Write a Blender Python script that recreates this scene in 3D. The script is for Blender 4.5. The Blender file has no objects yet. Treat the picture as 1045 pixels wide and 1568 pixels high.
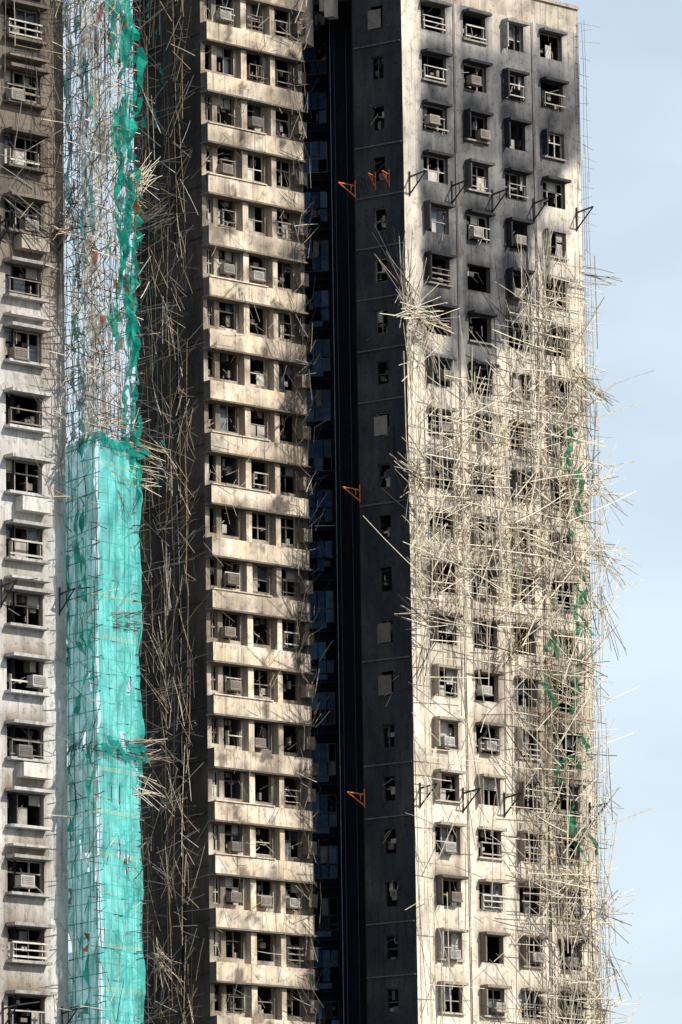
import bpy, math, random
from mathutils import Vector, Matrix, noise
random.seed(7)
R=random.random
def U(a,b): return random.uniform(a,b)
def lerp3(a,b,t): return tuple(a[i]+(b[i]-a[i])*t for i in range(3))
FH=2.82
# ---------------------------------------------------------------- helpers
class MB:
    def __init__(s): s.v=[];s.f=[];s.c=[];s.uv=[]
    def quad(s,pts,cols,uvs=None):
        i=len(s.v); s.v+=pts; s.f.append(tuple(range(i,i+len(pts))))
        if isinstance(cols[0],(int,float)): cols=[cols]*len(pts)
        s.c+=cols
        s.uv+= uvs if uvs else [(0,0)]*len(pts)
    def build(s,name,mat,parent=None,smooth=False):
        me=bpy.data.meshes.new(name); me.from_pydata(s.v,[],s.f)
        ca=me.color_attributes.new(name='Col',type='FLOAT_COLOR',domain='POINT')
        flat=[]
        for c in s.c: flat+=[c[0],c[1],c[2],1.0]
        ca.data.foreach_set('color',flat)
        ul=me.uv_layers.new(name='UVMap'); fl=[0.0]*(2*len(me.loops))
        li=[0]*len(me.loops); me.loops.foreach_get('vertex_index',li)
        for k,vi in enumerate(li): fl[2*k]=s.uv[vi][0]; fl[2*k+1]=s.uv[vi][1]
        ul.data.foreach_set('uv',fl)
        me.materials.append(mat); me.update()
        if smooth: me.polygons.foreach_set('use_smooth',[True]*len(me.polygons))
        ob=bpy.data.objects.new(name,me); bpy.context.collection.objects.link(ob)
        if parent: ob.parent=parent
        return ob
class Face:
    def __init__(s,p0,p1):
        s.p0=Vector(p0); d=Vector(p1)-s.p0; s.L=d.length; s.U=d.normalized(); s.N=Vector((s.U.y,-s.U.x))
    def pt(s,u,z,o=0.0):
        q=s.p0+s.U*u+s.N*o; return (q.x,q.y,z)
def empty(name):
    e=bpy.data.objects.new(name,None); bpy.context.collection.objects.link(e); return e
def box(mb,F,u0,u1,z0,z1,o0,o1,col):
    P=[F.pt(u,z,o) for o in (o0,o1) for z in (z0,z1) for u in (u0,u1)]
    for q in ((4,5,7,6),(1,0,2,3),(0,4,6,2),(5,1,3,7),(6,7,3,2),(0,1,5,4)):
        mb.quad([P[i] for i in q],col)
def subdiv(edges,step):
    out=[]
    for a,b in zip(edges[:-1],edges[1:]):
        n=max(1,int(math.ceil((b-a)/step-1e-6)))
        out+=[a+(b-a)*k/n for k in range(n)]
    return out+[edges[-1]]
def patch(mb,F,u0,u1,z0,z1,o,colfn,step=.35):
    us=subdiv([u0,u1],step); zs=subdiv([z0,z1],step)
    C={}
    def c(i,j):
        if (i,j) not in C: C[(i,j)]=colfn(us[i],zs[j])
        return C[(i,j)]
    for i in range(len(us)-1):
        for j in range(len(zs)-1):
            mb.quad([F.pt(us[i],zs[j],o),F.pt(us[i+1],zs[j],o),F.pt(us[i+1],zs[j+1],o),F.pt(us[i],zs[j+1],o)],
                    [c(i,j),c(i+1,j),c(i+1,j+1),c(i,j+1)])
def stick(mb,a,b,r,col,bend=0.0):
    a=Vector(a);b=Vector(b);d=b-a;L=d.length
    if L<1e-4:return
    d/=L; x=d.orthogonal().normalized(); y=d.cross(x)
    n=3 if bend>0 else 1
    bv=(x*U(-1,1)+y*U(-1,1))*bend*L
    base=len(mb.v)
    for k in range(n+1):
        t=k/n; p=a+d*L*t+bv*4*t*(1-t); rr=r*(1-.25*t)
        for q in range(4):
            an=q*math.pi/2
            w=p+x*(rr*math.cos(an))+y*(rr*math.sin(an)); mb.v.append((w.x,w.y,w.z)); mb.c.append(col); mb.uv.append((0,0))
    for k in range(n):
        for q in range(4):
            i=base+k*4; mb.f.append((i+q,i+(q+1)%4,i+4+(q+1)%4,i+4+q))
# ---------------------------------------------------------------- materials
def new_mat(name):
    m=bpy.data.materials.new(name); m.use_nodes=True; nt=m.node_tree
    for n in list(nt.nodes): nt.nodes.remove(n)
    return m,nt
def concrete_mat(name,amt=1.0,bump=.35):
    m,nt=new_mat(name); N=nt.nodes; Lk=nt.links.new
    out=N.new('ShaderNodeOutputMaterial'); bs=N.new('ShaderNodeBsdfPrincipled'); bs.inputs['Roughness'].default_value=.9
    bs.inputs['Specular IOR Level'].default_value=.2
    at=N.new('ShaderNodeAttribute'); at.attribute_name='Col'
    tc=N.new('ShaderNodeTexCoord')
    mp=N.new('ShaderNodeMapping'); mp.inputs['Scale'].default_value=(1.6,1.6,.35); Lk(tc.outputs['Object'],mp.inputs['Vector'])
    n1=N.new('ShaderNodeTexNoise'); n1.inputs['Scale'].default_value=1.6; n1.inputs['Detail'].default_value=7; n1.inputs['Roughness'].default_value=.65
    Lk(mp.outputs[0],n1.inputs['Vector'])
    r1=N.new('ShaderNodeMapRange'); r1.inputs[1].default_value=.3; r1.inputs[2].default_value=.7; r1.inputs[3].default_value=1-.28*amt; r1.inputs[4].default_value=1+.25*amt
    Lk(n1.outputs['Fac'],r1.inputs[0])
    n2=N.new('ShaderNodeTexNoise'); n2.inputs['Scale'].default_value=3.2; n2.inputs['Detail'].default_value=9; n2.inputs['Roughness'].default_value=.72
    Lk(tc.outputs['Object'],n2.inputs['Vector'])
    r2=N.new('ShaderNodeMapRange'); r2.inputs[1].default_value=.54; r2.inputs[2].default_value=.6; r2.inputs[3].default_value=1; r2.inputs[4].default_value=1-.34*amt
    Lk(n2.outputs['Fac'],r2.inputs[0])
    # narrow vertical water / soot drips
    mp3=N.new('ShaderNodeMapping'); mp3.inputs['Scale'].default_value=(5,5,.22); Lk(tc.outputs['Object'],mp3.inputs['Vector'])
    n3=N.new('ShaderNodeTexNoise'); n3.inputs['Scale'].default_value=1.3; n3.inputs['Detail'].default_value=5; Lk(mp3.outputs[0],n3.inputs['Vector'])
    r3=N.new('ShaderNodeMapRange'); r3.inputs[1].default_value=.56; r3.inputs[2].default_value=.70; r3.inputs[3].default_value=1; r3.inputs[4].default_value=1-.42*amt
    Lk(n3.outputs['Fac'],r3.inputs[0])
    mu=N.new('ShaderNodeMath'); mu.operation='MULTIPLY'; Lk(r1.outputs[0],mu.inputs[0]); Lk(r2.outputs[0],mu.inputs[1])
    mu2=N.new('ShaderNodeMath'); mu2.operation='MULTIPLY'; Lk(mu.outputs[0],mu2.inputs[0]); Lk(r3.outputs[0],mu2.inputs[1])
    vm=N.new('ShaderNodeVectorMath'); vm.operation='SCALE'; Lk(at.outputs['Color'],vm.inputs[0]); Lk(mu2.outputs[0],vm.inputs['Scale'])
    Lk(vm.outputs[0],bs.inputs['Base Color'])
    bp=N.new('ShaderNodeBump'); bp.inputs['Strength'].default_value=bump; bp.inputs['Distance'].default_value=.05; Lk(n2.outputs['Fac'],bp.inputs['Height']); Lk(bp.outputs[0],bs.inputs['Normal'])
    Lk(bs.outputs[0],out.inputs[0]); return m
def simple_mat(name,rough=.7,metal=0.0):
    m,nt=new_mat(name); N=nt.nodes; Lk=nt.links.new
    out=N.new('ShaderNodeOutputMaterial'); bs=N.new('ShaderNodeBsdfPrincipled'); bs.inputs['Roughness'].default_value=rough; bs.inputs['Metallic'].default_value=metal
    at=N.new('ShaderNodeAttribute'); at.attribute_name='Col'
    tc=N.new('ShaderNodeTexCoord'); n1=N.new('ShaderNodeTexNoise'); n1.inputs['Scale'].default_value=3; n1.inputs['Detail'].default_value=5
    Lk(tc.outputs['Object'],n1.inputs['Vector'])
    r1=N.new('ShaderNodeMapRange'); r1.inputs[1].default_value=.3; r1.inputs[2].default_value=.7; r1.inputs[3].default_value=.65; r1.inputs[4].default_value=1.2
    Lk(n1.outputs['Fac'],r1.inputs[0])
    vm=N.new('ShaderNodeVectorMath'); vm.operation='SCALE'; Lk(at.outputs['Color'],vm.inputs[0]); Lk(r1.outputs[0],vm.inputs['Scale'])
    Lk(vm.outputs[0],bs.inputs['Base Color']); Lk(bs.outputs[0],out.inputs[0]); return m
def net_mat(name,tlo,thi):
    m,nt=new_mat(name); N=nt.nodes; Lk=nt.links.new
    out=N.new('ShaderNodeOutputMaterial'); at=N.new('ShaderNodeAttribute'); at.attribute_name='Col'
    di=N.new('ShaderNodeBsdfDiffuse'); tr=N.new('ShaderNodeBsdfTranslucent'); tp=N.new('ShaderNodeBsdfTransparent')
    tc=N.new('ShaderNodeTexCoord')
    mp=N.new('ShaderNodeMapping'); mp.inputs['Scale'].default_value=(2.2,2.2,.6); Lk(tc.outputs['Object'],mp.inputs['Vector'])
    n1=N.new('ShaderNodeTexNoise'); n1.inputs['Scale'].default_value=1.4; n1.inputs['Detail'].default_value=6; Lk(mp.outputs[0],n1.inputs['Vector'])
    r1=N.new('ShaderNodeMapRange'); r1.inputs[1].default_value=.3; r1.inputs[2].default_value=.7; r1.inputs[3].default_value=.7; r1.inputs[4].default_value=1.2
    Lk(n1.outputs['Fac'],r1.inputs[0])
    vm=N.new('ShaderNodeVectorMath'); vm.operation='SCALE'; Lk(at.outputs['Color'],vm.inputs[0]); Lk(r1.outputs[0],vm.inputs['Scale'])
    Lk(vm.outputs[0],di.inputs[0]); Lk(vm.outputs[0],tr.inputs[0])
    m1=N.new('ShaderNodeMixShader'); m1.inputs[0].default_value=.4; Lk(di.outputs[0],m1.inputs[1]); Lk(tr.outputs[0],m1.inputs[2])
    r2=N.new('ShaderNodeMapRange'); r2.inputs[1].default_value=.35; r2.inputs[2].default_value=.7; r2.inputs[3].default_value=tlo; r2.inputs[4].default_value=thi
    Lk(n1.outputs['Fac'],r2.inputs[0])
    m2=N.new('ShaderNodeMixShader'); Lk(r2.outputs[0],m2.inputs[0]); Lk(m1.outputs[0],m2.inputs[1]); Lk(tp.outputs[0],m2.inputs[2])
    Lk(m2.outputs[0],out.inputs[0]); return m
M_con=concrete_mat('burnt_concrete'); M_soot_shade=concrete_mat('soot_shade_concrete',.9,.5)  # sooty walls; the recess ones carry shade painted into their colour
M_frame=simple_mat('window_frame_aluminium',.5); M_int=simple_mat('dark_interior',1.0)
M_glass=simple_mat('sooty_glass',.18); M_bam=simple_mat('bamboo',.75); M_steel=simple_mat('painted_steel',.5)
M_net=net_mat('scaffold_net',.10,.36); M_net2=net_mat('torn_net',.05,.3)
M_ground=concrete_mat('ground_asphalt',.5)
# ---------------------------------------------------------------- colours
BEIGE=(.80,.71,.585); GREY=(.60,.59,.57); BROWN=(.25,.205,.16); SOOT_SHADE=(.026,.028,.033); SMOKE=(.215,.21,.205)  # soot colour tinted bluish to carry the cool cast of shadows
def soot_shade_col(base,s,mid=BROWN):
    s=max(0,min(1,s))
    return lerp3(base,mid,s/.5) if s<.5 else lerp3(mid,SOOT_SHADE,(s-.5)/.5)
def nz(x,y,z=0): return noise.fractal(Vector((x,y,z)),1.0,2.0,4)
def sm(a,b,x):
    if a>b: return 1-sm(b,a,x)
    t=max(0,min(1,(x-a)/(b-a))); return t*t*(3-2*t)
_h={}
def hsh(*k):
    if k not in _h: _h[k]=random.Random(str(k)).random()
    return _h[k]
def winsoot(fid,u,z,z0,wins,amp):
    s=0
    i=int((z-z0)//FH)
    for ii in (i,i-1):
        for k,(a,b,lo,hi) in enumerate(wins):
            dz=z-(z0+ii*FH+hi)
            if -0.2<dz<2.2:
                du=max(a-u,u-b,0)
                s=max(s,amp*hsh(fid,ii,k)*math.exp(-max(dz,0)/.7)*math.exp(-(du/.3)**2))
            if lo-hi-.1<dz<=0:
                du=max(a-u,u-b,0); s=max(s,amp*.5*hsh(fid,ii,k,1)*math.exp(-(du/.25)**2))
    return s
# ---------------------------------------------------------------- plan
Cc=(3.66,300.0)
FR=Face(Cc,(13.66,309.49))             # right wing sunlit front
FD=Face((1.02,301.87),Cc)              # right wing shaded flank
FM=Face((-7.20,298.0),(-1.79,303.13))  # middle wing front
FL=Face((-11.0,302.6),(-7.20,298.0))   # middle wing shaded flank
FN=Face((-17.46,232.49),(-11.66,238.0)) # near tower front
Z0=1.78; NF=30; NM=32; ZT=Z0+NF*FH; ZM=Z0+NM*FH
ZN=3.55; NN=30
WR=[(1.5,3.35,.95,2.4),(4.7,6.45,.95,2.4),(7.75,9.4,.95,2.4),(10.7,12.45,.95,2.4)]
WM=[(.3,.8,.9,2.3),(1.15,2.4,.9,2.4),(3.25,4.55,.9,2.4),(5.3,6.6,.9,2.4)]
WN=[(1.0,3.1,.95,2.35),(4.7,6.7,.95,2.35)]
WD=[(1.2,2.0,.9,2.2)]
def colR(u,z):
    n=nz(u*.25,z*.16,3)
    if u<6.3: zb=65.3+n*4
    elif u<10: zb=65.3+(u-6.3)/3.7*7+n*4
    else: zb=72.3+(u-10)/2.5*6+n*4
    s=.66*sm(zb-1.2,zb+1.8,z)*(1-.6*sm(82.5,85.5,z-0.1*(u-6)))
    s*=.2+.8*sm(.7,1.7,u+n*.8)
    s*=1+.35*nz(u*.6,z*.5,33)
    s+=.5*math.exp(-((u-11.0)/2.6)**2-((z-46)/5)**2)
    s+=.17*max(0,nz(u*.5,z*.3,9))*2
    return soot_shade_col(BEIGE,s+winsoot('R',u,z,Z0,WR,.75)*(1-.3*s),SMOKE if z>60 else BROWN if z<55 else lerp3(BROWN,SMOKE,(z-55)/5))
def colM(u,z):
    i=int((z-Z0-2.4)//FH)
    s=-.04+.16*hsh('band',i)+.42*nz(u*.55,z*.6,5)+.30*sm(3.8,7,u)+.12*sm(60,80,z)  # bands get darker towards the right end and the upper floors
    s=max(0,s)+.45*sm(.3,.5,nz(u*.9,z*.8,71))
    return soot_shade_col(lerp3(BEIGE,(.74,.60,.43),max(0,min(1,.5+nz(u*.7,z,50)))),s+winsoot('M',u,z,Z0,WM,.35))
def colMw(u,z):
    return soot_shade_col(BEIGE,.46+.4*nz(u*.6,z*.5,5)+.25*sm(4,7,u))  # recessed window zone: soot plus shade under the bands mixed into colour
def colN(u,z):
    s=.10+.26*nz(u*.3,z*.2,8)+.58*sm(53,63,z+nz(u*.3,z*.2,1)*4)
    return soot_shade_col(GREY,s+winsoot('N',u,z,ZN,WN,.75))
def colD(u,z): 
    n=nz(u*.5,z*.3,2); return lerp3((.024,.028,.034),(.058,.058,.060),max(0,min(1,.3+n)))  # burnt flank, with the cool tone of shade put into its colour
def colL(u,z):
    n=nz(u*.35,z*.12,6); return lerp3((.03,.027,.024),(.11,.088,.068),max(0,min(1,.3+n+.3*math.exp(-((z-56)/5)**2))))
# ---------------------------------------------------------------- windows
def window(fr,gl,con,F,u0,u1,z0,z1,dep,sooty,style):
    w=u1-u0;h=z1-z0
    fc=soot_shade_col((.68,.64,.56),sooty*U(.25,1.15))
    o0=-dep; o1=-dep+.07; t=.055
    burnt=R()<sooty
    gone=burnt and R()<.4
    xs=[u0,u0+w*.5,u1] if w<1.35 else [u0,u0+w*U(.28,.4),u0+w*U(.6,.72),u1]
    tz=z0+h*(.62 if style else .45)
    if not gone:
        for k,x in enumerate(xs):
            if 0<k<len(xs)-1 and burnt and R()<.5: continue
            a=max(u0,x-t/2);b=min(u1,x+t/2)
            if k==0:b=u0+t
            if k==len(xs)-1:a=u1-t
            box(fr,F,a,b,z0,z1,o0,o1,fc)
        box(fr,F,u0+t,u1-t,z1-t,z1,o0,o1-.004,fc); box(fr,F,u0+t,u1-t,z0,z0+t,o0,o1-.004,fc)
        if not(burnt and R()<.5): box(fr,F,u0+t,u1-t,tz-t/2,tz+t/2,o0,o1-.008,fc)
        for k in range(len(xs)-1):
            for (za,zb) in ((z0,tz),(tz,z1)):
                r=R()
                if r<.45+.4*sooty: continue
                if r<.86: gl.quad([F.pt(xs[k],za,o0+.02),F.pt(xs[k+1],za,o0+.02),F.pt(xs[k+1],zb,o0+.02),F.pt(xs[k],zb,o0+.02)],(.03,.04,.05) if R()<.7 else (.14,.17,.19))
                else: box(fr,F,xs[k]+t,xs[k+1]-t,za+t,zb-t,o0+.005,o0+.045,lerp3(fc,(.5,.48,.44),.5))
    for _ in range(3):
        a=U(u0,u1-.3);z=U(z0,z1-.3)
        c=soot_shade_col((.6,.55,.46),U(.2,1))
        box(fr,F,a,a+U(.05,.45),z,z+U(.04,.5),-dep-U(.15,.6),-dep-.1,c)
    if burnt:
        for _ in range(3):
            a=(U(u0,u1),U(z0,z1));b=(a[0]+U(-.7,.7),a[1]+U(-.8,.5))
            stick(fr,F.pt(a[0],a[1],-.1),F.pt(b[0],b[1],U(-.1,.25)),.022,fc)
def rails(fr,F,u0,u1,z0,z1,c):
    # drying rack / guard rails standing off the lower half of a window
    o=U(.12,.3); n=random.choice((1,2,2,3))
    for k in range(n):
        z=z0+(z1-z0)*(.08+.42*k/max(1,n-1) if n>1 else U(.1,.5))
        box(fr,F,u0+U(0,.1),u1-U(0,.3),z,z+U(.04,.08),o-.05,o,c)
    for u in (u0+.12,u1-.32): box(fr,F,u,u+.04,z0,z0+(z1-z0)*.5,.003,o-.053,lerp3(c,SOOT_SHADE,.3))
def facade(con,F,L,z0,n,wins,colfn,rev,step=.3):
    for i in range(n):
        zf=z0+i*FH
        eu=sorted({0,L}|{w[0] for w in wins}|{w[1] for w in wins})
        ez=sorted({0,FH}|{w[2] for w in wins}|{w[3] for w in wins})
        us=subdiv(eu,step); zs=[zf+q for q in subdiv(ez,step)]
        C={}
        for a in range(len(us)-1):
            for b in range(len(zs)-1):
                mu=(us[a]+us[a+1])/2; mz=(zs[b]+zs[b+1])/2-zf
                if any(w[0]<mu<w[1] and w[2]<mz<w[3] for w in wins): continue
                cc=[]
                for (p,q) in ((a,b),(a+1,b),(a+1,b+1),(a,b+1)):
                    if (p,q) not in C: C[(p,q)]=colfn(us[p],zs[q])
                    cc.append(C[(p,q)])
                con.quad([F.pt(us[a],zs[b]),F.pt(us[a+1],zs[b]),F.pt(us[a+1],zs[b+1]),F.pt(us[a],zs[b+1])],cc)
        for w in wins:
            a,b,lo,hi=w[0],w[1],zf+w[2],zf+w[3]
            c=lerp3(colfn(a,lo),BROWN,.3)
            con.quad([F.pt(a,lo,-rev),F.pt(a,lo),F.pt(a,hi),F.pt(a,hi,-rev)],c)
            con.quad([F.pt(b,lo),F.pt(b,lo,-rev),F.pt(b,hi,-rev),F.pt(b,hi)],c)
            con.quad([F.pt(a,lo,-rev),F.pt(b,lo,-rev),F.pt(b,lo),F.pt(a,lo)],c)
            con.quad([F.pt(a,hi),F.pt(b,hi),F.pt(b,hi,-rev),F.pt(a,hi,-rev)],lerp3(c,SOOT_SHADE,.6))  # head reveal mixed darker than the jambs and sill
def rooms(mi,F,L,z0,n,dep=2.2):
    c=(.014,.014,.016)  # back sheet near-black, slabs and partitions slightly lighter
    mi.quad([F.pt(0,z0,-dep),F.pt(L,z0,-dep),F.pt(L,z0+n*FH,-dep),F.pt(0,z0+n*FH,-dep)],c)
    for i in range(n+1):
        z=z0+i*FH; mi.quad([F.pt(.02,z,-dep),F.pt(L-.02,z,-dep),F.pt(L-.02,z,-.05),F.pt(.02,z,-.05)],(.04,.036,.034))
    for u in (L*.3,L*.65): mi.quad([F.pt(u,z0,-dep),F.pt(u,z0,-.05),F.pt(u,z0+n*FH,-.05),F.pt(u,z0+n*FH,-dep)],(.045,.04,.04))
def aircon(fr,F,u,z,c):
    box(fr,F,u,u+.75,z,z+.45,.02,.42,c)
    box(fr,F,u+.06,u+.69,z+.06,z+.39,.423,.43,lerp3(c,SOOT_SHADE,.55))
    for k in range(4): box(fr,F,u+.08,u+.67,z+.09+k*.075,z+.115+k*.075,.431,.445,c)
    box(fr,F,u-.04,u+.79,z-.07,z-.004,.01,.47,lerp3(c,SOOT_SHADE,.4))
tower=empty('apartment_tower')
con=MB();sot_shade=MB();fr=MB();gl=MB();mi=MB()
facade(con,FR,FR.L,Z0,NF,WR,colR,.34)
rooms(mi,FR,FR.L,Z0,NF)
for i in range(NF):
    zf=Z0+i*FH
    for k,w in enumerate(WR):
        s=.4+.55*(hsh('R',i,k)) if zf>63 else .2+.6*hsh('R',i,k)
        window(fr,gl,con,FR,w[0],w[1],zf+w[2],zf+w[3],.28,s,k%2)
        cH=lerp3(colR(w[0],zf+w[3]),SOOT_SHADE,.2)
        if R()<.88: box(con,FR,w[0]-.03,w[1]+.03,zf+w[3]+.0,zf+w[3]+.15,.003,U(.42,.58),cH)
        if R()<.35: box(con,FR,w[0]-.05,w[1]+.05,zf+w[2]-.1,zf+w[2]-.002,.003,.16,lerp3(cH,BEIGE,.3))
        if R()<.5: rails(fr,FR,w[0],w[1],zf+w[2],zf+w[3],soot_shade_col((.7,.66,.58),s*U(0,.9)))
        if R()<.34: aircon(fr,FR,w[0]+U(.1,w[1]-w[0]-.9),zf+w[2]+U(.0,.35),soot_shade_col((.62,.6,.56),s*U(.2,1)))
        if R()<.4: box(con,FR,w[0]+.0,w[0]+.1,zf+w[2],zf+w[3]-.003,.003,.42,cH)
for u in (3.95,10.05): 
    for i in range(NF): stick(fr,FR.pt(u,Z0+i*FH,.08),FR.pt(u,Z0+(i+1)*FH-.02,.08),.045,soot_shade_col((.5,.48,.44),.3+.5*hsh('p',i,u)))
facade(sot_shade,FD,FD.L,Z0,NF+1,WD,colD,.25,.5); rooms(mi,FD,FD.L-.1,Z0,NF,1.0)
for i in range(NF):
    zf=Z0+i*FH; window(fr,gl,sot_shade,FD,WD[0][0],WD[0][1],zf+.9,zf+2.2,.2,1.2,0)
    if hsh('ledge',i)<.85: box(sot_shade,FD,.05,FD.L-.1,zf+.0,zf+.07,.003,.10,(.11,.11,.115))
    if R()<.2: box(fr,FD,1.05,1.9,zf+.95,zf+2.0,.02,.05,soot_shade_col((.3,.3,.3),U(.5,.85)))
# middle wing front with projecting spandrel bands
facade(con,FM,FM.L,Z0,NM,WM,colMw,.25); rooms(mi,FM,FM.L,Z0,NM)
BE=7.05
for i in range(NM):
    zf=Z0+i*FH
    for k,w in enumerate(WM):
        s=.4+.6*hsh('M',i,k)
        window(fr,gl,con,FM,w[0],w[1],zf+w[2],zf+w[3],.2,s,k%2)
        if k and R()<.25: aircon(fr,FM,w[0]+U(-.2,.3),zf+w[2]+U(0,.2),soot_shade_col((.5,.49,.46),U(.1,.7)))
        if k and R()<.3: rails(fr,FM,w[0],w[1],zf+w[2],zf+w[3],soot_shade_col((.7,.66,.58),U(.1,.8)))
    za,zb=zf+2.42,zf+3.42
    patch(con,FM,0,BE,za,zb,.52,colM,.2)
    c=colM(3,za)
    con.quad([FM.pt(0,za),FM.pt(BE,za),FM.pt(BE,za,.52),FM.pt(0,za,.52)],lerp3(c,SOOT_SHADE,.5))  # underside shade painted in as a darker mix
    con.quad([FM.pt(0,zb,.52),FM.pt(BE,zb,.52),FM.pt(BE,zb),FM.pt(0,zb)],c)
    con.quad([FM.pt(0,za),FM.pt(0,za,.52),FM.pt(0,zb,.52),FM.pt(0,zb)],lerp3(c,SOOT_SHADE,.85))  # left end painted darker, as the side away from the sun
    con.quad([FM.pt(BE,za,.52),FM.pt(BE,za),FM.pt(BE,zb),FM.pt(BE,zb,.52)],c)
    box(con,FM,-.08,BE+.1,za-.10,za-.003,.003,.64,lerp3(c,SOOT_SHADE,.75))  # ledge mixed much darker than the band
    if hsh('lp',i)<.6: box(con,FM,.0,BE*.6,zb+.002,zb+.06,.4,.6,lerp3(c,BEIGE,.4))
    for (a,b) in ((2.6,3.0),(4.75,5.1)):
        patch(con,FM,a,b,zf+.63,za-.11,.38,colM,.5)
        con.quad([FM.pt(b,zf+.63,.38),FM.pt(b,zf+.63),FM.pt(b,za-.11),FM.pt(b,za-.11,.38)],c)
        con.quad([FM.pt(a,zf+.63),FM.pt(a,zf+.63,.38),FM.pt(a,za-.11,.38),FM.pt(a,za-.11)],lerp3(c,SOOT_SHADE,.3))  # pier side away from the sun has shade mixed into its colour
    box(fr,FM,6.7,7.3,zf+1.1,zf+1.8,.05,.5,soot_shade_col((.5,.48,.44),U(.4,.9)))
patch(sot_shade,FL,0,FL.L,0,ZM,0,colL,.5)
for i in range(NM):
    zf=Z0+i*FH
    box(sot_shade,FL,.0,FL.L-.02,zf,zf+.06,.003,.06,(.05,.042,.036))
# recess between the wings, its shade painted in as near-black navy wall colour
FB1=Face((-4.2,309.5),(.55,309.0)); FB3=Face((-.35,306.4),(2.3,306.0))
facade(sot_shade,FB1,FB1.L,Z0,NM,[(2.35,3.75,.6,2.4)],lambda u,z:(.017,.024,.038),.2,1.0)
rooms(mi,FB1,FB1.L,Z0,NM,1)
for i in range(NM):
    zf=Z0+i*FH
    window(fr,gl,sot_shade,FB1,2.35,3.75,zf+.6,zf+2.4,.15,.8,0)
    if hsh('b',i)<.9:
        for q in range(3):
            for (a,b) in ((.65,1.35),(1.42,2.35)):
                if hsh('pane',i,q,a)<.25: continue
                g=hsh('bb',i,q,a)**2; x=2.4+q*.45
                gl.quad([FB1.pt(x,zf+a,-.08),FB1.pt(x+.4,zf+a,-.08),FB1.pt(x+.4,zf+b,-.08),FB1.pt(x,zf+b,-.08)],lerp3((.04,.12,.24),(.20,.38,.60),g))  # blue of the reflected sky put into the pane colour
    box(sot_shade,FB1,.5,FB1.L-.2,zf,zf+.1,.003,.5,(.03,.04,.06))
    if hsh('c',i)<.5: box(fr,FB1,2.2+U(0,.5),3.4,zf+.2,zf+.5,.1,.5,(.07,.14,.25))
patch(sot_shade,FB3,0,FB3.L,0,ZM,0,lambda u,z:(.012,.017,.027),2)
sot_shade.quad([FB3.pt(0,0),FB3.pt(0,0,-3.2),FB3.pt(0,ZM,-3.2),FB3.pt(0,ZM)],(.012,.017,.027))
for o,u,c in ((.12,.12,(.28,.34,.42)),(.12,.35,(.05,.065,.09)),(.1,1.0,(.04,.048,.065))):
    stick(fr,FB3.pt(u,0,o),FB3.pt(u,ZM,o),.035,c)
# bodies, returns and roofs
def wallq(a,b,z0,z1,c): sot_shade.quad([(a[0],a[1],z0),(b[0],b[1],z0),(b[0],b[1],z1),(a[0],a[1],z1)],c)
wallq((13.66,309.49),(5.5,319.0),0,ZT,(.3,.26,.21)); wallq((5.5,319),(0,321),0,ZM,(.3,.26,.21)); wallq((0,321),(-8.6,322),0,ZM,(.3,.26,.21)); wallq((-8.6,322),(-11.0,302.6),0,ZM,(.1,.09,.08))
wallq((-1.79,303.13),(-6.2,308),0,ZM,(.05,.05,.05)); wallq((1.02,301.87),(.9,306.2),0,ZT+1.5,(.03,.03,.03))
for F in (FR,FD,FM): sot_shade.quad([F.pt(0,0),F.pt(F.L,0),F.pt(F.L,Z0),F.pt(0,Z0)],(.3,.28,.25))
sot_shade.quad([(x,y,ZT) for x,y in ((1.02,301.87),(3.66,300),(13.66,309.49),(5.5,319),(.9,317),(.9,306.2))],(.2,.2,.2))
sot_shade.quad([(x,y,ZM) for x,y in ((-11,302.6),(-7.2,298),(-1.79,303.13),(-6.2,308),(-3,309.4),(-.35,306.4),(2.3,306),(2.3,320),(-8.6,322))],(.2,.2,.2))
patch(con,FR,0,FR.L,ZT,ZT+1.35,0,lambda u,z:soot_shade_col(BEIGE,.3+.25*nz(u,z)),.5)
box(con,FR,0,FR.L,ZT+1.35,ZT+1.55,-.3,.12,soot_shade_col(BEIGE,.35))
FT=Face((-1.79,303.13),(1.02,301.87))
box(con,FT,.0,.45,84.2,ZM,-.6,.3,soot_shade_col(BEIGE,.2)); box(con,FT,1.45,1.95,85.6,ZM,-.6,.1,soot_shade_col(BEIGE,.3)); box(con,FT,1.1,1.45,86.0,ZM,-.6,.0,soot_shade_col(BEIGE,.45)); box(sot_shade,FT,.0,3.0,86.6,ZM,-4,-.62,(.03,.03,.035))
con.build('facade_walls',M_con,tower); sot_shade.build('shaded_walls',M_soot_shade,tower); fr.build('window_frames',M_frame,tower); gl.build('window_glass',M_glass,tower); mi.build('room_interiors',M_int,tower)
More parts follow.
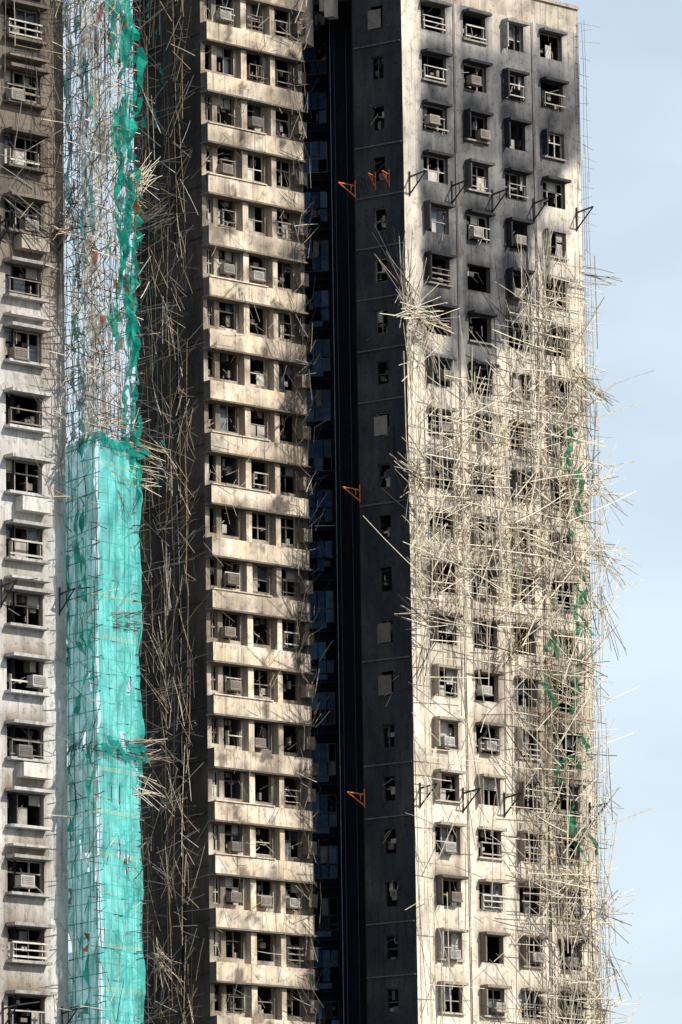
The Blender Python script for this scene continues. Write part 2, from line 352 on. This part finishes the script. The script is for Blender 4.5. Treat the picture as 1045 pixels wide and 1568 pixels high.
# ---------------------------------------------------------------- near tower
tower2=empty('apartment_tower.001')
con=MB();sot_shade=MB();fr=MB();gl=MB();mi=MB()
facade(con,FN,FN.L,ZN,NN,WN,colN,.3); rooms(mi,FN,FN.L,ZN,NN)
for i in range(NN):
    zf=ZN+i*FH
    for k,w in enumerate(WN):
        window(fr,gl,con,FN,w[0],w[1],zf+w[2],zf+w[3],.24,.45+.5*hsh('N',i,k),k)
        c=colN(w[0]-.5,zf+1.5)
        box(con,FN,w[0]-.1,w[1]+.1,zf+w[3],zf+w[3]+.14,.003,.6,lerp3(c,SOOT_SHADE,.25))
        box(con,FN,w[0]-.1,w[1]+.1,zf+w[2]-.12,zf+w[2]-.003,.003,.4,lerp3(c,SOOT_SHADE,.1))
        if R()<.5: aircon(fr,FN,w[0]+U(0,1.2),zf+w[2]+U(0,.3),soot_shade_col((.6,.58,.55),U(.1,.8)))
        if R()<.5: rails(fr,FN,w[0],w[1],zf+w[2],zf+w[3],soot_shade_col((.7,.66,.58),U(.1,.8)))
        if i%4==1: box(con,FN,w[0]-.1,w[1]+.1,zf+w[3]+.5,zf+w[3]+.6,.003,.5,c)
        if i%4==3: box(con,FN,w[0]+.5,w[1]+.1,zf+.15,zf+.75,.003,.5,lerp3(c,BEIGE,.3)); 
sot_shade.quad([FN.pt(0,0),FN.pt(FN.L,0),FN.pt(FN.L,ZN),FN.pt(0,ZN)],GREY)
ps=[FN.pt(FN.L,0),FN.pt(FN.L,0,-14),FN.pt(0,0,-14),FN.pt(0,0)]
for a,b in zip(ps[:-1],ps[1:]): wallq(a,b,0,ZN+NN*FH,(.35,.33,.3))
sot_shade.quad([(p[0],p[1],ZN+NN*FH) for p in ps],(.2,.2,.2))
con.build('facade_walls',M_con,tower2); sot_shade.build('plain_walls',M_soot_shade,tower2); fr.build('window_frames',M_frame,tower2); gl.build('window_glass',M_glass,tower2); mi.build('room_interiors',M_int,tower2)
# ---------------------------------------------------------------- bamboo
PALE=(.80,.715,.56); GOLD=(.42,.31,.18); CHAR=(.03,.028,.028); GRY=(.34,.31,.28)
def bcol(pal):
    r=R(); s=0; f=U(.62,1.12)
    for c,w in pal:
        s+=w
        if r<s: return (c[0]*f,c[1]*f*U(.97,1.02),c[2]*f*U(.9,1.05))
    return pal[-1][0]
def lattice(mb,F,u0,u1,z0,z1,off,du,dz,dens,pal,r=.03,mess=.12):
    u=u0
    while u<=u1:
        z=z0
        while z<z1:
            L=U(2.5,6); 
            if R()<dens(u,z+L/2):
                t=U(-mess,mess)
                stick(mb,F.pt(u+U(-.06,.06),z,off+U(-.1,.1)),F.pt(u+t*L*.3,min(z+L+.5,z1+U(-1,.5)),off+U(-.1,.1)),r*U(.8,1.15),bcol(pal),.008)
            z+=L
        u+=du*U(.85,1.15)
    z=z0
    while z<=z1:
        u=u0-U(0,.8)
        while u<u1:
            L=U(1.5,4.5)
            if R()<dens(u+L/2,z):
                t=U(-mess,mess)*1.2
                stick(mb,F.pt(u,z+U(-.08,.08),off+U(0,.15)),F.pt(min(u+L+.3,u1+U(.0,.5)),z+t*L*.35,off+U(0,.15)),r*U(.7,1.0),bcol(pal),.01)
            u+=L
        z+=dz*U(.85,1.15)
def debris(mb,F,n,ur,zr,offr,lr,pal,dens,r=.022,vert=.5):
    for _ in range(n):
        u=U(*ur);z=U(*zr)
        if R()>dens(u,z): continue
        L=U(*lr);a=random.gauss(math.pi/2,vert) if R()<.55 else U(0,math.pi)
        o=U(*offr)
        stick(mb,F.pt(u,z,o),F.pt(u+math.cos(a)*L,z+math.sin(a)*L,o+U(-.4,.4)),r*U(.7,1.2),bcol(pal),.02)
def burst(mb,F,u,z,o,n,L,a0,spread,pal,r=.022,out=.5):
    for _ in range(n):
        a=math.radians(a0+random.gauss(0,spread)); l=L*U(.35,1.1)
        su=u+U(-.35,.35);sz=z+U(-.5,.5)
        stick(mb,F.pt(su-math.cos(a)*l*.3,sz-math.sin(a)*l*.3,o),F.pt(su+math.cos(a)*l*.7,sz+math.sin(a)*l*.7,o+U(-.3,1)*out),r*U(.7,1.2),bcol(pal),.015)
P1=[(PALE,.80),(GRY,.08),(GOLD,.07),(CHAR,.05)]; P2=[(GOLD,.35),(PALE,.2),(CHAR,.3),(GRY,.15)]; P3=[(CHAR,.6),(GRY,.25),(GOLD,.15)]
sc=empty('bamboo_scaffolding'); mb=MB()
def dR(u,z):
    n=nz(u*.4,z*.25,12)*.7
    top=64.6 if u<5.8 else 64.6+min(1,(u-5.8)/2.5)*7.5
    d=sm(top+1,top-1.5,z+n*3)
    if u<6.8: d*=.10+.90*sm(49,53,z+n*4)
    elif z<52: d*=(.25+.75*sm(6.8,9.5,u+n*2)*(.85 if z>34 else .9))
    return max(0,min(1,d*(.92+n)))
lattice(mb,FR,.1,13.4,24,74,.7,.55,.85,dR,P1,.034,.10)
lattice(mb,FR,.1,13.5,24,74,1.5,.8,1.1,lambda u,z:dR(u,z)*.85,P1,.036,.22)
debris(mb,FR,1400,(0,13.2),(25,74),(.4,2.0),(.8,2.8),P1,dR,.026,.8)
debris(mb,FR,480,(0,13.2),(25,70),(.5,2.0),(3,6.0),P1,dR,.034,.5)
# corner poles against the sky
PV=[((.36,.33,.32),.7),(GRY,.3)]
for u,o in ((13.75,.1),(13.9,.2),(13.7,.6)):
    z=10
    while z<86.5:
        L=U(4,7); stick(mb,FR.pt(u+U(-.1,.1),z,o),FR.pt(u+U(-.1,.1),min(z+L+.6,87),o),.02,bcol(PV),.008)
        z+=L
z=24
while z<87:
    l=U(.15,.7) if R()<.85 else U(.9,1.5)
    stick(mb,FR.pt(13.6,z,U(.1,.4)),FR.pt(13.95+l,z+U(-.2,.3),U(.1,.6)),.019,bcol(PV)); z+=U(.45,1.2)
for (u,z,o,n,L,a,s,p) in (
 (-.9,69.6,.8,20,5.0,105,22,P3),(-.8,69.0,.8,16,4.6,100,25,P1),(-.6,68.3,1,26,3.6,20,60,P1),(0.2,67.5,1,16,3.4,-60,35,P1),(1.0,68,1,16,2.6,-10,25,P1),(-.5,65,1,16,3.8,80,25,P1),
 (-.2,59.4,.9,26,2.8,170,40,P2),(-.4,55.6,1,16,3.5,70,25,P1),(-.1,51.5,1,12,3.0,180,30,P2),(-.2,49,1,9,4,80,12,P2),(-.9,57.5,1,5,4,120,20,P3),
 (12.1,66.2,1.2,24,3.4,-50,35,P1),(13.7,72.3,.8,10,3.0,-4,8,PV),(13.6,66,.8,9,2.6,-40,20,PV),(13.5,60.3,1,20,3.6,-5,38,P1),(13.6,56.8,1,26,4.2,-45,45,P1),
 (13.7,53.6,1,8,3.6,-75,12,PV),(9.8,72,1,14,4.5,90,8,P1),(11,60,1.3,26,4.2,20,60,P1),(10,56,1.3,24,4.0,150,50,P1),(4,60,1.2,20,3.6,-30,50,P1),
 (6.8,57,1.2,20,3.8,120,60,P1),(11.6,50,1.2,24,3.5,60,50,P2),(9.3,48,1.2,20,3.4,100,40,P2),(10.8,38.6,1.2,24,3.6,130,50,P1),(13.0,37,1.2,26,3.4,20,60,P1),
 (12.4,31.5,1.2,28,3.8,60,60,P1),(13.6,34,1,10,2.8,-60,25,PV),(10,30,1.2,18,3,100,50,P1),(6.3,50.5,1,14,3.6,80,30,P2),(13.5,43,1,8,2,-30,40,PV),(13.8,28,1,8,2.5,-60,20,PV)):
    burst(mb,FR,u,z,o,n,L,a,s,p,.028)
for (a,b) in (((-.8,69,.9),(.3,45,.6)),((-.5,61,.9),(.15,37,.5)),((.2,52,1),(.5,30,.6)),((-1.2,66,1),(-.3,52,1)),((3,53,1),(5.5,42,.8)),((.1,50,1),(.9,31,.4)),((-.4,64,1),(.4,50,1))):
    stick(mb,FR.pt(*a),FR.pt(*b),.036,PALE,.02)
mb.build('poles',M_bam,sc)
gm=MB()
def ribbon(mb,F,u,z,o,w,L,col,sway=.25,seg=.3):
    n=max(2,int(L/seg)); ph=U(0,9)
    pv=None
    for k in range(n+1):
        t=k/n; c=u+sway*nz(ph,t*L*.35)*1.5; ww=w*(.15+abs(nz(ph+5,t*L*.8))*2.2)*(1-.5*t*t); oo=o+.3*nz(ph+9,t*L*.4)
        cur=(F.pt(c-ww/2,z-t*L,oo-.1),F.pt(c+ww/2,z-t*L,oo+U(-.15,.25)))
        if pv and not (k%7==3 and w>.2):
            f=U(.6,1.25); mb.quad([pv[0],pv[1],cur[1],cur[0]],tuple(x*f for x in col))
        pv=cur
for _ in range(26):
    z=U(40,64); ribbon(gm,FR,11.2+U(-.5,.6),z,U(1.2,1.8),.2,U(.7,2.2),(.03,.36,.18),.9,.2)
for _ in range(5): ribbon(gm,FR,U(8.5,10),U(44,52),1.6,.15,U(.6,1.5),(.03,.36,.18),.8,.2)
gm.build('net_shreds',M_net2,sc)
def bracket(mb,F,u,z,o,c,L=1.15,h=.8,r=.045,tilt=0):
    stick(mb,F.pt(u,z,o),F.pt(u+tilt,z+.12,o+L),r,c); stick(mb,F.pt(u,z-h,o),F.pt(u+tilt,z+.12,o+L),r,c)
    stick(mb,F.pt(u-.0,z+.3,o+.03),F.pt(u,z-h-.1,o+.03),r*.9,c)
    stick(mb,F.pt(u,z-.02,o+L*.45),F.pt(u,z-h*.52,o+L*.45),r*.7,c)
br=MB(); BK=(.02,.02,.022); OR=(.65,.16,.03)
for z in (76.0,42.7):
    for u in (.4,3.6,6.7,9.9,13.3): bracket(br,FR,u,z,.02,BK,1.3,.95,.06)
    if z>60:
        for u,c in ((.6,BK),(1.4,OR),(2.3,OR)): bracket(br,FD,u,z+.2,.02,c,.7,.6,.035)
for z in (76,59.2,42.7): bracket(br,FD,.1,z-.1,.1,OR,.9,.6,.045,-.5)
br.build('steel_brackets',M_steel,sc)
# ---------------------------------------------------------------- middle flank scaffold
sc2=empty('bamboo_scaffolding.001'); mb=MB()
lattice(mb,FL,-.1,6.0,18,87,.8,.6,2.2,lambda u,z:.75+.2*sm(60,70,z),[(GOLD,.6),(CHAR,.2),(PALE,.1),(GRY,.1)],.028,.18)
lattice(mb,FL,-.3,6.0,18,87,1.6,1.3,2.8,lambda u,z:.55,P2,.026,.35)
debris(mb,FL,800,(-.2,6),(22,87),(.6,2),(.8,3.8),P2,lambda u,z:.8,.022,.8)
for z in [25+k*1.35+U(-.3,.3) for k in range(46)]:
    stick(mb,FL.pt(.3,z,1.0),FL.pt(-U(.2,.9),z+U(-.3,.4),1.0+U(0,.5)),.028,bcol(P3))
for z in [25+k*1.0 for k in range(62)]:
    burst(mb,FL,5.7,z+U(-.5,.5),1.2,3,2.4,U(-80,90),40,P2,.022)
for (u,z,n,L,a,s) in ((2,73.6,22,4.2,3,7),(4,73.4,14,3.2,3,8),(3.5,75.5,8,3,-25,15),(3.7,50,16,3.2,80,35),(4.5,53,12,4,95,10),(4.2,47.5,14,3,60,40),(3,61.7,8,3,-20,15),(4.5,42,12,3,40,50),(3.5,33.6,26,3.6,-20,35),(3.6,31,12,3,20,30),(4.6,68,10,3,-60,25),(5,59,8,2.5,100,30),(4.2,38,10,3,70,40)):
    burst(mb,FL,u,z,1.4,n,L,a,s,[(PALE,.55),(GOLD,.25),(CHAR,.2)])
mb.build('poles',M_bam,sc2)
mb=MB()
debris(mb,FM,320,(0,7.1),(24,86),(.6,1.0),(.5,1.8),P2,lambda u,z:.5+.5*sm(5,6.5,u),.018,.6)
debris(mb,FM,320,(5.9,7.3),(24,86),(.6,1.0),(.5,1.8),P3,lambda u,z:1,.02,.4)
mb.build('loose_poles',M_bam,sc2)
# ---------------------------------------------------------------- near scaffold with netting
FA=Face((-11.71,239.0),(-10.29,236.8)); FB=Face((-10.29,236.8),(-8.62,239.3))
sc3=empty('bamboo_scaffolding.002'); mb=MB()
for F in (FA,FB):
    lattice(mb,F,0,F.L,0,49.5,-.12,.5,.7,lambda u,z:.95,[(GOLD,.4),(CHAR,.6)],.026,.05)
    lattice(mb,F,0,F.L,49.5,82,-.1,.45,.7,lambda u,z:.85,[(PALE,.45),(GOLD,.3),(CHAR,.25)],.028,.2)
    lattice(mb,F,-.2,F.L,49.5,82,-.8,.55,.85,lambda u,z:.6,[(PALE,.45),(GRY,.3),(CHAR,.25)],.026,.3)
    debris(mb,F,560,(0,F.L),(49,80),(-1,.3),(.5,2),[(PALE,.5),(GOLD,.2),(CHAR,.3)],lambda u,z:.9,.02,.7)
    debris(mb,F,70,(0,F.L),(22,49),(.05,.3),(.5,2),P2,lambda u,z:.9,.017,.7)
debris(mb,FA,300,(-.2,FA.L),(49,80),(-.8,.4),(.5,2),[(PALE,.5),(GOLD,.3),(CHAR,.2)],lambda u,z:.9,.022,.7)
z=22
while z<80:
    stick(mb,FB.pt(2.6,z,0),FB.pt(3.0+U(.1,.6),z+U(-.1,.3),U(0,.3)),.026,CHAR); z+=U(.25,.6)
for (u,z,n,L,a,s,p) in ((3.0,49.2,26,2.8,-6,9,P2),(3.0,48.0,12,2.0,0,10,P1),(3.0,36.2,26,2.8,10,9,P2),(3.0,34.7,14,1.8,-5,12,P1),(3.1,60.8,26,2.0,30,28,P1),(3,60.3,10,2,150,30,P3),(1.5,49.6,18,2.4,0,8,P3),(.6,50,14,2,5,10,P3),(1.5,36,14,2.4,0,6,P3),(3,54,8,2,-50,30,P3),(1.5,41.6,12,2.5,5,6,P3)):
    burst(mb,FB,u,z,.1,n,L,a,s,p,.018,.3)
lattice(mb,FN,3.2,8,61,84,.7,.5,1.0,lambda u,z:.5*sm(60,66,z+u*.6),[(GOLD,.6),(CHAR,.3),(PALE,.1)],.02,.1)
lattice(mb,FN,6.9,8.2,20,84,.6,.5,.9,lambda u,z:.25+.5*sm(48,56,z),P2,.02,.25)
debris(mb,FN,160,(6.8,8.4),(46,80),(.3,1.2),(.6,2.5),P2,lambda u,z:.8,.018,.5)
debris(mb,FN,60,(3,8),(55,64),(.3,1.2),(.8,3.5),P3,lambda u,z:.8,.02,.5)
burst(mb,FN,7.6,58.6,.8,22,2.4,10,50,P2,.02); burst(mb,FN,5,58.9,.8,10,3.4,-25,10,P3,.02)
mb.build('poles',M_bam,sc3)
br=MB()
for z in (58.3,42.7,25.0):
    for u in (4.4,7.6): bracket(br,FN,u,z,.02,BK,1.0,.8,.05); stick(br,FN.pt(u,z+.1,.9),FN.pt(u+.9,z+.25,1.3),.04,BK)
br.build('steel_brackets',M_steel,sc3)
nm=MB(); nm2=MB()
TEAL=(.13,.78,.70)
def netting(F,u0,u1,z0,z1,off,tone):
    us=subdiv([u0,u1],.14); n=int((z1-z0)/.2)
    def P(u,k):
        z=z0+(z1-z0)*k/n; o=off+.20*nz(u*1.5,z*.6,4)+.04*math.sin(u*9+z*.3)
        return F.pt(u,z,o)
    for k in range(n):
        z=z0+(z1-z0)*(k+.5)/n; seam=((z-z0)%1.85)<.12
        for a,b in zip(us[:-1],us[1:]):
            g=nz(a*.8,z*.35,7)
            if hsh('nt',int(a*6),int(z*1.3))<.01: continue
            if g>.62: continue
            c=lerp3(TEAL,(.05,.52,.46),max(0,min(1,.25+g*1.4+(hsh('pan',int(z/1.85),int(a/1.1))-.5)*.5)))
            c=tuple(x*tone for x in c)
            if seam: c=lerp3(c,(.55,.75,.45),.35)
            nm.quad([P(a,k),P(b,k),P(b,k+1),P(a,k+1)],c,[(a,z),(b,z),(b,z+.2),(a,z+.2)])
netting(FA,0,FA.L,0,49.3,.06,.95); netting(FB,0,FB.L,0,49.3,.06,1.0)
# remnants of net still tied to the burnt upper lifts, ragged edges
def torn(F,u0,u1,z0,z1,off,thr,seed,col):
    us=subdiv([u0,u1],.09); n=int((z1-z0)/.16); vs={}
    def P(i,k):
        if (i,k) not in vs:
            z=z0+.16*k; u=us[i]
            vs[(i,k)]=F.pt(u+.06*nz(u*5,z*2,seed),z+.08*nz(z*3,u*4,seed),off+.35*nz(u*1.4,z*.7,seed+2))
        return vs[(i,k)]
    for k in range(n):
        z=z0+.16*k
        for i in range(len(us)-1):
            u=us[i]
            if nz(u*1.3,z*.28,seed)+.25*nz(u*6,z*1.5,seed)+thr(u,z)<.12: continue
            c=tuple(x*(.8+.5*nz(u*2,z*.6,seed+5)) for x in col)
            nm2.quad([P(i,k),P(i+1,k),P(i+1,k+1),P(i,k+1)],[tuple(max(.01,q) for q in c)]*4)
torn(FB,.9,3.0,49.4,80,.05,lambda u,z:.22*sm(1.2,2.2,u)-.10,11,(.02,.40,.30))
torn(FA,0,2.5,49.4,80,-.05,lambda u,z:-.26,23,(.20,.62,.58))
torn(FB,0,1.7,49.4,80,-.7,lambda u,z:.25,31,(.84,.88,.90))
GR=(.02,.50,.38)
for _ in range(16): ribbon(nm2,FB,U(1.2,2.9),U(56,80),U(-.1,.3),U(.08,.25),U(3,8),GR,.5)
for _ in range(8): ribbon(nm2,FB,U(1.9,2.9),U(50,64),U(-.1,.3),U(.1,.3),U(2,5),GR,.4)
for _ in range(14): ribbon(nm2,FA,U(0,2.4),U(52,80),U(-.3,.2),U(.05,.2),U(2,5),(.1,.5,.45),.3)
for _ in range(14): ribbon(nm2,FA,U(0,2.4),U(26,48),.25,U(.05,.2),U(2,4),GR,.3)
for _ in range(14): ribbon(nm2,FL,U(-.2,1.4),U(24,42),1.3,U(.1,.25),U(1,3),GR,.3)
for _ in range(22): ribbon(nm2,FL,U(0,4),U(60,86),1.3,U(.05,.12),U(.5,1.6),GR,.3)
for _ in range(22): ribbon(nm2,FB,U(0,2.8),U(50,80),.1,U(.05,.12),U(.3,.8),(.6,.16,.06),.1)
for _ in range(10): ribbon(nm2,FA,U(0,2.4),U(24,80),.1,U(.05,.14),U(.3,.9),(.6,.16,.06),.1)
# net bunched over the top rail and the catch platforms
for z0_ in (49.2,36.2):
    for F in (FA,FB):
        u=0
        while u<F.L:
            w=U(.2,.5); z=z0_+U(-.35,.3)
            nm2.quad([F.pt(u,z-.25,.2),F.pt(u+w,z-.25+U(-.15,.15),.35),F.pt(u+w,z+.15,.15),F.pt(u,z+.1,.1)],(.02,.30,.26)); u+=w*.7
nm.build('scaffold_net',M_net,sc3); nm2.build('torn_net',M_net2,sc3)
# ---------------------------------------------------------------- ground
g=MB(); S=3000
g.quad([(-S,-S,0),(S,-S,0),(S,S,0),(-S,S,0)],(.06,.06,.06)); g.build('ground',M_ground)
# ---------------------------------------------------------------- light, sky, camera
az=math.radians(66); el=math.radians(37)
s=Vector((math.sin(az)*math.cos(el),-math.cos(az)*math.cos(el),math.sin(el)))
sd=bpy.data.lights.new('sun','SUN'); sd.energy=5.0; sd.angle=math.radians(.5); sd.color=(1,.945,.85)
so=bpy.data.objects.new('sun',sd); so.rotation_euler=s.to_track_quat('Z','Y').to_euler(); bpy.context.collection.objects.link(so)
w=bpy.data.worlds.new('World'); bpy.context.scene.world=w; w.use_nodes=True; nt=w.node_tree
N=nt.nodes; Lk=nt.links.new
bg=N['Background']; sk=N.new('ShaderNodeTexSky'); sk.sky_type='NISHITA'; sk.sun_disc=False
sk.sun_elevation=el; sk.sun_rotation=math.atan2(s.x,s.y); sk.dust_density=1.5; sk.air_density=1.0
tc=N.new('ShaderNodeTexCoord'); sx=N.new('ShaderNodeSeparateXYZ'); Lk(tc.outputs['Generated'],sx.inputs[0])
hz=N.new('ShaderNodeMapRange'); hz.inputs[1].default_value=0; hz.inputs[2].default_value=.55; hz.inputs[3].default_value=.95; hz.inputs[4].default_value=.15; Lk(sx.outputs['Z'],hz.inputs[0])
mp=N.new('ShaderNodeMapping'); mp.inputs['Scale'].default_value=(9,9,22); Lk(tc.outputs['Generated'],mp.inputs[0])
ns=N.new('ShaderNodeTexNoise'); ns.inputs['Scale'].default_value=1.2; ns.inputs['Detail'].default_value=4; Lk(mp.outputs[0],ns.inputs[0])
nr=N.new('ShaderNodeMapRange'); nr.inputs[1].default_value=.35; nr.inputs[2].default_value=.65; nr.inputs[3].default_value=.82; nr.inputs[4].default_value=1.15; Lk(ns.outputs['Fac'],nr.inputs[0])
mm=N.new('ShaderNodeMath'); mm.operation='MULTIPLY'; mm.use_clamp=True; Lk(hz.outputs[0],mm.inputs[0]); Lk(nr.outputs[0],mm.inputs[1])
mx=N.new('ShaderNodeMix'); mx.data_type='RGBA'; Lk(mm.outputs[0],mx.inputs[0]); Lk(sk.outputs[0],mx.inputs[6]); mx.inputs[7].default_value=(6.9,8.0,8.9,1)
Lk(mx.outputs[2],bg.inputs[0]); bg.inputs[1].default_value=.125
cam=bpy.data.cameras.new('camera'); co=bpy.data.objects.new('camera',cam); bpy.context.collection.objects.link(co)
cam.lens=200.9; cam.sensor_width=36; cam.clip_start=1; cam.clip_end=8000
co.matrix_world=Matrix.Translation((0,0,2))@Matrix.Rotation(math.radians(100.5),4,'X')@Matrix.Rotation(math.radians(-.84),4,'Z')
sc_=bpy.context.scene; sc_.camera=co
sc_.view_settings.view_transform='Standard'; sc_.view_settings.look='None'; sc_.view_settings.exposure=0
